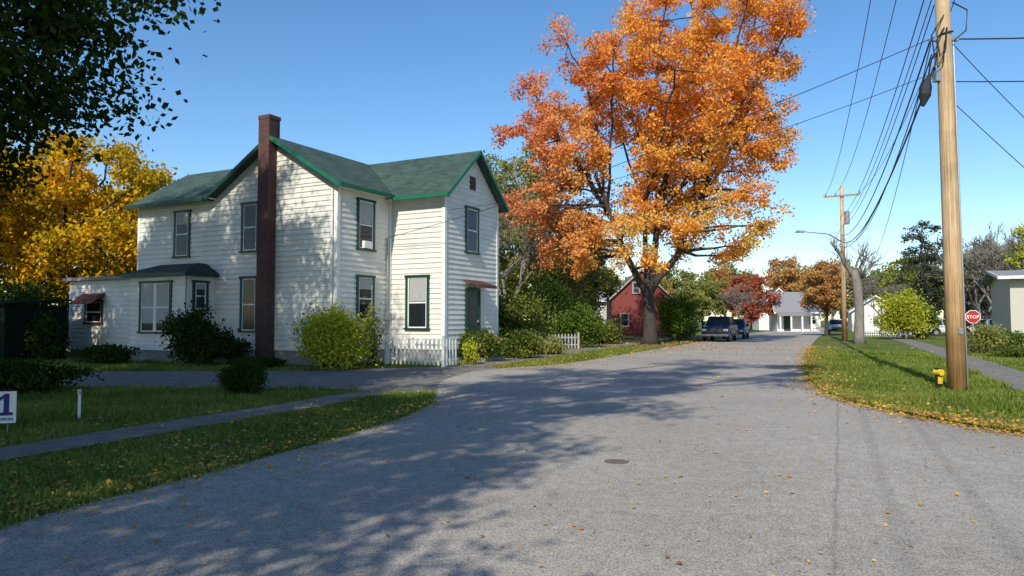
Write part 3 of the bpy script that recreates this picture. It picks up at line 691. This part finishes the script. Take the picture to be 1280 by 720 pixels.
fence((1.6,39.4),R(5),2.0,.85,'white picket fence greyed for shade behind the garden shrubs',sp=.18,m=M_greytrim)  # grey trim colour stands in for shade on white boards
fence((32.5,67),R(15),5.5,.6,'low white picket fence across the far yard',sp=.25)

def bldg(loc,rot,w,dp,hw,hr,mw,mr,label,name='house',ridge='x',wins=(),door=None,porch=False,trim=M_white,ov=.4):
    T=thing(name,(loc[0],loc[1],0),rot,label,'house')
    mb=MB(); x0,x1,y0,y1=-w/2,w/2,0,dp
    mb.face([(x0,y0,0),(x1,y0,0),(x1,y0,hw),(x0,y0,hw)] if ridge=='x' else [(x0,y0,0),(x1,y0,0),(x1,y0,hw),(0,y0,hr-.06),(x0,y0,hw)])
    mb.face([(x1,y1,0),(x0,y1,0),(x0,y1,hw),(x1,y1,hw)] if ridge=='x' else [(x1,y1,0),(x0,y1,0),(x0,y1,hw),(0,y1,hr-.06),(x1,y1,hw)])
    ym=(y0+y1)/2
    mb.face([(x1,y0,0),(x1,y1,0),(x1,y1,hw),(x1,ym,hr-.06),(x1,y0,hw)] if ridge=='x' else [(x1,y0,0),(x1,y1,0),(x1,y1,hw),(x1,y0,hw)])
    mb.face([(x0,y1,0),(x0,y0,0),(x0,y0,hw),(x0,ym,hr-.06),(x0,y1,hw)] if ridge=='x' else [(x0,y1,0),(x0,y0,0),(x0,y0,hw),(x0,y1,hw)])
    mb.build('wall',mw,T)
    r_=MB()
    if ridge=='x':
        s=(hr-hw)/(dp/2); ze=hw-s*ov
        r_.slab([(x0-ov,y0-ov,ze),(x1+ov,y0-ov,ze),(x1+ov,ym,hr),(x0-ov,ym,hr)],.1)
        r_.slab([(x0-ov,ym,hr),(x1+ov,ym,hr),(x1+ov,y1+ov,ze),(x0-ov,y1+ov,ze)],.1)
    else:
        s=(hr-hw)/(w/2); ze=hw-s*ov
        r_.slab([(x0-ov,y0-ov,ze),(0,y0-ov,hr),(0,y1+ov,hr),(x0-ov,y1+ov,ze)],.1)
        r_.slab([(0,y0-ov,hr),(x1+ov,y0-ov,ze),(x1+ov,y1+ov,ze),(0,y1+ov,hr)],.1)
    rf=r_.build('roof',mr,T)
    f=MB()
    if ridge=='x':
        f.box(x0-ov,x1+ov,y0-ov-.05,y0-ov-.003,ze-.16,ze+.02)
        a=Vector((x0-ov-.05,y0-ov,ze)); b=Vector((x0-ov-.05,ym,hr)); dd=Vector((0,0,.16)); n2=Vector((.047,0,0))
        f.hexa([a-dd,b-dd,b-dd+n2,a-dd+n2],[a+dd*.1,b+dd*.1,b+dd*.1+n2,a+dd*.1+n2])
    else:
        for sg in (-1,1):
            a=Vector((sg*(w/2+ov),y0-ov-.05,ze)); b=Vector((0,y0-ov-.05,hr)); dd=Vector((0,0,.2)); n2=Vector((0,.047,0))
            f.hexa([a-dd,b-dd,b-dd+n2,a-dd+n2],[a+dd*.1,b+dd*.1,b+dd*.1+n2,a+dd*.1+n2])
    f.build('fascia',trim,rf)
    for (a0,a1,z0,z1) in wins: window(T,(0,0),(1,0),(0,-1),a0,a1,z0,z1,case=trim,shade=.3 if trim is M_white else 0,cw=.1,sash=trim)
    if door:
        dd=MB(); dd.box(door-.45,door+.45,-.05,0,.1,2.2); dd.build('door',M_door,T)
    if porch:
        pm=MB(); pm.slab([(x0-.2,-2.3,2.3),(x1*.5,-2.3,2.3),(x1*.5,-.01,2.75),(x0-.2,-.01,2.75)],.15); pr=pm.build('porch',mr,T)
        for x in (x0,x0/2,0,x1*.5-.25):
            c_=MB(); c_.box(x,x+.2,-2.2,-2.0,0,2.14); c_.build('column',M_white,pr)
    return T
bldg((12.6,70),R(-4),5.8,8,3.9,6.6,M_redwall,M_brownroof,'red wooden barn like house with gabled front','barn','y',wins=[(-.9,-.1,4.2,5.2),(-2.1,-1.2,1.0,2.2)],trim=M_greytrim,ov=.25)
bldg((10.3,86),R(10),6,8,4.2,7.0,M_sidingwarm,M_greyroof,'pale house with grey roof behind the shrubs','house','x',wins=[(-.5,.5,1,2.5)])
bldg((39.4,99),R(-12),5.6,8,2.9,5.6,M_white,M_greyroof,'small white gabled house with front porch','house','x',wins=[(1.2,2.3,1,2.3)],door=-1.5,porch=True)
bldg((41.5,112),R(-8),6,8,3.4,6.6,M_white,M_brownroof,'small white gabled house along the street','house','y',wins=[(-.6,.6,1,2.3)])
bldg((64,92),R(-25),8,7,2.7,3.9,M_white,M_greyroof,'long low white garage building','garage','x',wins=[(-3,-2,1,2),(2,3,1,2)])
bldg((50,99),R(-20),6,6,3.0,5.0,M_white,M_greyroof,'small white house beyond the yards','house','y',wins=[(-.5,.5,1,2.2)])
bldg((33.0,39.8),HA,9,9,4.2,4.75,M_sidingwarm,M_greyroof,'cream house with white eaves and dark windows','house','x',wins=[(-3.6,-2.7,1.4,3.3),(-2.0,-1.1,1.4,3.3),(-.4,.5,1.4,3.3)],ov=.6)
sh=thing('shed',(-20.8,27.8,0),R(-20),'dark green wooden shed beside the driveway','shed')
d=MB()
for i in range(18): d.box(-1.8+i*.2,-1.8+i*.2+.19,-.02,0,0,2.15)
d.box(-1.8,1.8,0,2.5,0,2.15); d.build('wall',M_shed,sh)
d=MB(); d.slab([(-1.95,-.2,2.25),(1.95,-.2,2.25),(1.95,2.6,2.45),(-1.95,2.6,2.45)],.08); d.build('roof',M_shed,sh)
d=MB(); d.box(-.5,.4,-.06,-.021,.05,1.95); d.build('door',M_shed,sh)

def arc(cy,cz,r_,n=8): return [(cy-r_*math.cos(math.pi*i/n),cz+r_*math.sin(math.pi*i/n)) for i in range(n+1)]
def vehicle(loc,rot,label,paint,kind='pickup',name='parked_truck',cat='truck',group='vehicles parked along the street'):
    T=thing(name,(loc[0],loc[1],.01),rot,label,cat,group)
    L_,wd=(5.6,1.95) if kind=='pickup' else (4.6,1.86)
    y0,y1=-L_/2,L_/2; wr=.39 if kind=='pickup' else .34
    w1,w2=y0+.95,y1-1.05
    hood=1.18 if kind=='pickup' else 1.0; belt=hood+.03
    prof=[(y0+.02,.42)]+[(w1-wr-.08,.38)]+arc(w1,.38,wr+.08)+[(w1+wr+.08,.36),(w2-wr-.08,.36)]+arc(w2,.38,wr+.08)+[(y1-.03,.42),(y1,.9),(y1-.02,belt),(y0+1.75,belt),(y0+1.4,hood),(y0+.25,hood-.1),(y0,hood-.25)]
    b=MB(); k=len(prof); hw=wd/2
    def wz(z): return hw-(.06 if z>hood-.12 else 0)-(.04 if z<.45 else 0)
    b.v=[(-wz(z),y,z) for y,z in prof]+[(wz(z),y,z) for y,z in prof]
    b.f=[list(range(k)),[k+i for i in reversed(range(k))]]+[[i,k+i,k+(i+1)%k,(i+1)%k] for i in range(k)]
    b.m=[0]*len(b.f)
    body=b.build('body',paint,T)
    bv=body.modifiers.new('bevel','BEVEL'); bv.width=.035; bv.segments=2; bv.angle_limit=R(40)
    zr_=1.85 if kind=='pickup' else 1.68
    ca,cb=(y0+1.45,y0+3.7) if kind=='pickup' else (y0+1.2,y1-.15)
    ta,tb=ca+.65,cb-.18
    if kind!='pickup': tb=cb-.35
    c=MB(); i1=hw-.08; i2=hw-.24
    B=[(-i1,ca,belt-.02),(i1,ca,belt-.02),(i1,cb,belt-.02),(-i1,cb,belt-.02)]; Tt=[(-i2,ta,zr_),(i2,ta,zr_),(i2,tb,zr_),(-i2,tb,zr_)]
    c.hexa(B,Tt); cab=c.build('cabin',paint,T)
    bv=cab.modifiers.new('bevel','BEVEL'); bv.width=.04; bv.segments=2
    def lerp4(P,u,v): 
        P=[Vector(p) for p in P]; return (P[0]*(1-u)+P[1]*u)*(1-v)+(P[3]*(1-u)+P[2]*u)*v
    def glass(nm,P,u0,u1,nrm,v0=.12,v1=.86):
        g_=MB(); q=[lerp4(P,u0,v0),lerp4(P,u1,v0),lerp4(P,u1,v1),lerp4(P,u0,v1)]; n_=Vector(nrm)*.012
        g_.hexa([p-n_*.5 for p in q],[p+n_ for p in q]); g_.build(nm,M_glass,T)
    glass('windshield',[B[0],B[1],Tt[1],Tt[0]],.06,.94,(0,-.7,.5))
    glass('rear_window',[B[2],B[3],Tt[3],Tt[2]],.1,.9,(0,.9,.2))
    for u0,u1 in ((.2,.50),(.54,.88)):
        glass('side_window',[B[1],B[2],Tt[2],Tt[1]],u0,u1,(1,0,.2)); glass('side_window',[B[3],B[0],Tt[0],Tt[3]],1-u1,1-u0,(-1,0,.2))
    if kind=='pickup':
        q=MB(); q.box(-hw+.12,hw-.12,cb+.1,y1-.1,belt-.003,belt+.01); q.build('truck_bed',M_black,T)
    for sx in (-1,1):
        for yy in (w1,w2):
            t_=MB(); x=sx*(hw-.13); t_.tube([(x-.12,yy,wr),(x+.12,yy,wr)],[wr,wr],20); wl=t_.build('wheel',M_black,T)
            t_=MB(); x2=sx*(hw-.0); t_.tube([(x2-.03*sx,yy,wr),(x2+.0,yy,wr)],[wr*.6,wr*.55],14); t_.build('rim',M_metal,wl)
        q=MB(); a,b_=sorted((sx*(hw-.38),sx*(hw-.07))); q.box(a,b_,y0-.025,y0+.12,hood-.40,hood-.24); q.build('headlight',M_lamp,T)
        q=MB(); a,b_=sorted((sx*(hw-.02),sx*(hw+.2))); q.box(a,b_,ca+.35,ca+.5,belt+.02,belt+.22); q.build('mirror',M_black,T)
    q=MB(); q.box(-hw+.42,hw-.42,y0-.02,y0+.1,hood-.52,hood-.2)
    gr=q.build('grille',M_black,T)
    for i in range(2): MB().box(-hw+.42,hw-.42,y0-.035,y0-.021,hood-.44+i*.12,hood-.42+i*.12).build('bar',M_chrome,gr)
    q=MB(); q.box(-hw+.02,hw-.02,y0-.10,y0+.1,.42,.58); q.build('bumper',M_chrome if kind=='pickup' else M_black,T)
    return T
CA=R(-24)
vehicle((15.75,54.5),CA,'dark blue pickup truck parked at the roadside',M_blue)
vehicle((19.2,61.8),CA,'blue sport utility vehicle parked behind the pickup',M_blue2,'suv','parked_car','car')
vehicle((35.6,79),CA,'white car parked on the far street',M_carwhite,'suv','parked_car','car')
vehicle((57.5,86),R(60),'white car parked by the low garage',M_carwhite,'suv','parked_car','car')
vehicle((56.5,88.5),R(70),'red car parked by the low garage',M_carred,'suv','parked_car','car')
vehicle((43.5,72),R(75),'white car parked behind the grassy yard',M_carwhite,'suv','parked_car','car')
vehicle((49.5,72.5),R(80),'white car parked behind the grassy yard',M_carwhite,'suv','parked_car','car')

up_=thing('utility_pole',(10.1,16.4,0),0,'tall pale wooden utility pole with cables on the verge','utility pole','wooden utility poles')
LN=-.012
d=MB(); d.tube([(0,0,-.2),(LN*3,0,3),(LN*7,0,7),(LN*12.2,0,12.2)],[.20,.185,.16,.13],20); d.build('post',M_pole,up_,smooth=True)
arm=math.radians(-27.8)
ax,ay=math.cos(arm),math.sin(arm)
d=MB(); d.obox((-.14,0),(ax,ay),(-ay,ax),-1.25,1.25,-.26,-.14,11.4,11.52); d.build('crossarm',M_poledark,up_)
def ins(par,x,y,z):
    q=MB(); q.tube([(x,y,z),(x,y,z+.05),(x,y,z+.08),(x,y,z+.13),(x,y,z+.2)],[.02,.06,.04,.055,.025],10); q.build('insulator',M_metal,par)
for a in (-1.15,-.45,1.15): ins(up_,ax*a-.1-.14,ay*a-.2*ax,11.52)
MB().box(-.42,.22,-.05,.05,8.05,8.12).build('bracket',M_metal,up_); MB().box(-.34,-.24,-.08,.08,7.1,7.4).build('bracket',M_metal,up_)
d=MB(); d.tube([(-.53,-.1,7.2),(-.60,-.1,6.95),(-.63,-.1,6.75),(-.68,-.1,6.5)],[.03,.13,.13,.04],12); d.tube([(-.25,0,7.8),(-.43,-.05,7.6),(-.53,-.1,7.2)],[.025]*3,6)
d.tube([(-.68,-.1,6.5),(-.58,-.1,6.9),(-.36,-.05,7.4),(-.22,0,8.0)],[.02]*4,6)
d.build('cable_splice',M_black,up_)
d=MB(); 
d.tube([(-.09+.18*math.cos(t*.7),.18*math.sin(t*.7),8.0+.03*t) for t in range(14)],[.018]*14,5)
d.tube([(-.18,-.16,8.3),(-.38,-.2,8.0),(-.34,-.25,7.6),(-.18,-.19,7.8),(-.13,-.18,8.3)],[.02]*5,5)
d.tube([(-.18,-.16,8.6),(-.50,-.2,8.1),(-.44,-.25,7.4),(-.24,-.2,7.5),(-.18,-.18,8.0)],[.016]*5,5)
d.tube([(.02,-.16,8.9),(.34,-.2,8.7),(.26,-.25,8.2),(.02,-.19,8.0)],[.018]*4,5)
d.build('cable_coil',M_black,up_)
d=MB(); d.tube([(.175,-.08,0.1),(.12,-.08,4),(.07,-.08,8)],[.02]*3,6); d.build('ground_wire_conduit',M_metal,up_)
d=MB(); d.box(-.07,.03,-.215,-.19,1.28,1.42); d.build('tag',M_metal,up_)
q=thing('marker_post',(9.80,16.6,0),R(15),'short dark service post with yellow cap beside the pole','post')
d=MB(); d.box(-.06,.04,-.04,.05,0,.5); d.build('post',M_black,q); d=MB(); d.tube([(-.01,-.10,.40),(-.01,.08,.40)],[.075,.075],14); d.box(-.07,.05,-.055,-.041,.14,.30); d.build('cap',M_yel,q)

fp=thing('utility_pole',(25.6,55.5,0),0,'distant wooden utility pole with crossarm and street lamp','utility pole','wooden utility poles')
d=MB(); d.tube([(0,0,-.2),(0,0,6),(0,0,12.0)],[.2,.17,.13],12); d.build('post',M_pole,fp,smooth=True)
d=MB(); d.obox((0,0),(ax,ay),(-ay,ax),-1.3,1.3,-.22,-.12,11.15,11.28); d.build('crossarm',M_poledark,fp)
for a in (-1.2,-.5,1.2): ins(fp,ax*a,ay*a-.15,11.28)
d=MB(); d.tube([(0,0,7.6),(-1.2,-.3,8.2),(-3.2,-.6,8.35)],[.05,.045,.035],8); la=d.build('lamp_arm',M_metal,fp)
d=MB(); d.hexa([(-3.9,-.75,8.28),(-3.2,-.75,8.28),(-3.2,-.45,8.28),(-3.9,-.45,8.28)],[(-3.75,-.68,8.45),(-3.2,-.68,8.45),(-3.2,-.52,8.45),(-3.75,-.52,8.45)]); d.build('lamp_head',M_metal,la)
d=MB(); d.tube([(.3,-.1,9.0),(.3,-.1,10.0)],[.22,.22],12); d.build('transformer',M_metal,fp)

def wire(p,q,sag,r_=.011,lab='black overhead cable strung between utility poles',n=26):
    p=Vector(p);q=Vector(q); pts=[]
    for i in range(n+1):
        t=i/n; v=p.lerp(q,t); v.z-=4*sag*t*(1-t); pts.append(v-p)
    d=MB(); d.tube(pts,[r_]*(n+1),5); o=d.build('power_line',M_black,None,smooth=True,loc=p); tag(o,lab,'cable','overhead cables'); return o
NP=Vector((10.0,16.4,0)); FP=Vector((25.6,55.5,0))
for a in (-1.15,-.45,1.15):
    A=NP+Vector((ax*a,ay*a-.2,11.7)); B=FP+Vector((ax*a*1.05,ay*a-.15,11.45)); wire(A,B,1.3,.013)
    wire(A,A+Vector((-16,-36,0)),1.0,.010)
wire(NP+Vector((-.25,0,9.6)),FP+Vector((-.15,0,9.6)),1.2,.014)
wire(NP+Vector((-.2,0,8.9)),FP+Vector((-.15,0,8.9)),1.3,.013)
wire(NP+Vector((-.2,0,9.2)),FP+Vector((.1,0,9.3)),1.0,.012)
wire(NP+Vector((-.3,0,8.1)),FP+Vector((-.15,0,8.2)),1.4,.020)
wire(NP+Vector((-.3,-.1,7.4)),FP+Vector((-.15,0,7.7)),1.4,.026)
wire(NP+Vector((-.5,-.1,6.9)),FP+Vector((-.15,0,7.3)),1.2,.018)
wire(NP+Vector((-.35,-.1,7.7)),FP+Vector((.15,0,7.9)),1.7,.015)
wire(NP+Vector((-.3,0,8.0)),Vector((30,60,6.5)),1.0,.012)
wire(NP+Vector((-.2,0,8.15)),Vector((*H2W(0.08,2.6),4.7)),.35,.010,'thin service cable running to the house')
wire(NP+Vector((-.25,0,7.3)),Vector((*H2W(2.6,3.2),5.7)),.5,.008,'thin service cable running to the house')
wire(NP+Vector((.2,0,8.1)),Vector((24,14,8.6)),.35,.018); wire(NP+Vector((.2,0,7.1)),Vector((24,14.5,7.6)),.3,.014)
wire(NP+Vector((.2,0,8.0)),Vector((19,20,3.2)),.3,.010,'thin service cable running to a neighbouring house')
wire(NP+Vector((.2,0,6.6)),Vector((18.5,19.5,1.9)),.15,.010,'thin service cable running to a neighbouring house')

# ------------------------------------------------------------ signs, stake, covers
sg=thing('yard_sign',(-7.17,10.1,-.04),R(18),'white campaign yard sign with dark numeral on lawn','sign')
d=MB(); d.box(-.62,.22,-.008,.008,.20,.64); pn=d.build('panel',M_white,sg)
for x in (-.5,.12):
    d=MB(); d.tube([(x,.014,-.05),(x,.014,.6)],[.005,.005],6); d.build('leg',M_metal,sg)
def text(s,size,loc,parent,m):
    cu=bpy.data.curves.new('lettering','FONT'); cu.body=s; cu.size=size; cu.extrude=.001; cu.offset=.006*size*3; cu.align_x='CENTER'
    o=bpy.data.objects.new('tmp',cu); col.objects.link(o); dg=bpy.context.evaluated_depsgraph_get(); dg.update()
    me=bpy.data.meshes.new_from_object(o.evaluated_get(dg)); bpy.data.objects.remove(o)
    me.materials.clear(); me.materials.append(m); me.name='lettering'
    t=link('lettering',me,parent); t.location=loc; t.rotation_euler=(R(90),0,0); return t
cx=.10; yy0=-.0115
one=[(-.085,.305),(.085,.305),(.085,.35),(.038,.35),(.038,.61),(-.014,.61),(-.085,.55),(-.085,.505),(-.030,.54),(-.030,.35),(-.085,.35)]
d=MB(); d.v=[(cx+a,yy0,b) for a,b in one]; d.f=[list(range(len(one)))]; d.m=[0]; d.build('numeral',M_navy,pn)
text('ORKEN',.055,(.10,-.0105,.235),pn,M_navy)
ys=thing('stop_sign',(28.8,45,0),R(-20),'red octagonal stop sign with white border on post','sign')
MB().box(-.03,.03,.0,.05,0,2.0).build('post',M_metal,ys)
def octo(r_,y): return [(r_*math.cos(R(22.5+45*i)),y,1.8+r_*math.sin(R(22.5+45*i))) for i in range(8)]
d=MB(); d.face(octo(.44,-.004)); d.build('border',M_white,ys)
d=MB(); d.face(octo(.40,-.009)); pp=d.build('panel',M_signred,ys)
text('STOP',.28,(0,-.013,1.70),pp,M_white)
stk=thing('marker_stake',(-7.05,11.8,0),0,'thin white marker stake standing in the lawn','stake')
d=MB(); d.box(-.02,.02,-.01,.01,0,.46); d.build('stake',M_white,stk); d=MB(); d.box(-.028,.028,-.016,.016,.38,.47); d.build('cap',M_metal,stk)
d=MB(); d.tube([(0,0,0),(0,0,.006)],[.14,.136],20)
o=d.build('manhole_cover',M_iron,None,loc=(1.17,8.15,.010)); tag(o,'small round rusty iron cover set in the asphalt','manhole cover')

# ------------------------------------------------------------ light & camera
EL=38; Sx,Sy=-.34,-.940
Sv=Vector((Sx*math.cos(R(EL)),Sy*math.cos(R(EL)),math.sin(R(EL))))
sd=bpy.data.lights.new('sun','SUN'); sd.energy=5.0; sd.angle=R(.5); sd.color=(1,.935,.82)
so=bpy.data.objects.new('sun',sd); col.objects.link(so); so.rotation_euler=Sv.to_track_quat('Z','Y').to_euler(); so.location=(0,0,30)
w=bpy.data.worlds.new('World'); scene.world=w; w.use_nodes=True; nt=w.node_tree
bg=nt.nodes.get('Background') or nt.nodes.new('ShaderNodeBackground')
sk=nt.nodes.new('ShaderNodeTexSky'); sk.sky_type='NISHITA'; sk.sun_disc=False; sk.sun_elevation=R(EL); sk.sun_rotation=math.atan2(Sx,Sy)
sk.air_density=1.0; sk.dust_density=0.3; sk.ozone_density=2.4; sk.altitude=100
hs=nt.nodes.new('ShaderNodeHueSaturation'); hs.inputs['Saturation'].default_value=1.22; hs.inputs['Value'].default_value=1.15
nt.links.new(sk.outputs[0],hs.inputs['Color']); nt.links.new(hs.outputs[0],bg.inputs[0]); bg.inputs[1].default_value=.15
cam=bpy.data.cameras.new('camera'); cam.lens=25.3; cam.sensor_width=36; cam.clip_end=4000; cam.clip_start=.1
co=bpy.data.objects.new('camera',cam); col.objects.link(co); co.location=(0,0,1.6); co.rotation_euler=(R(92.54),0,0)
scene.camera=co
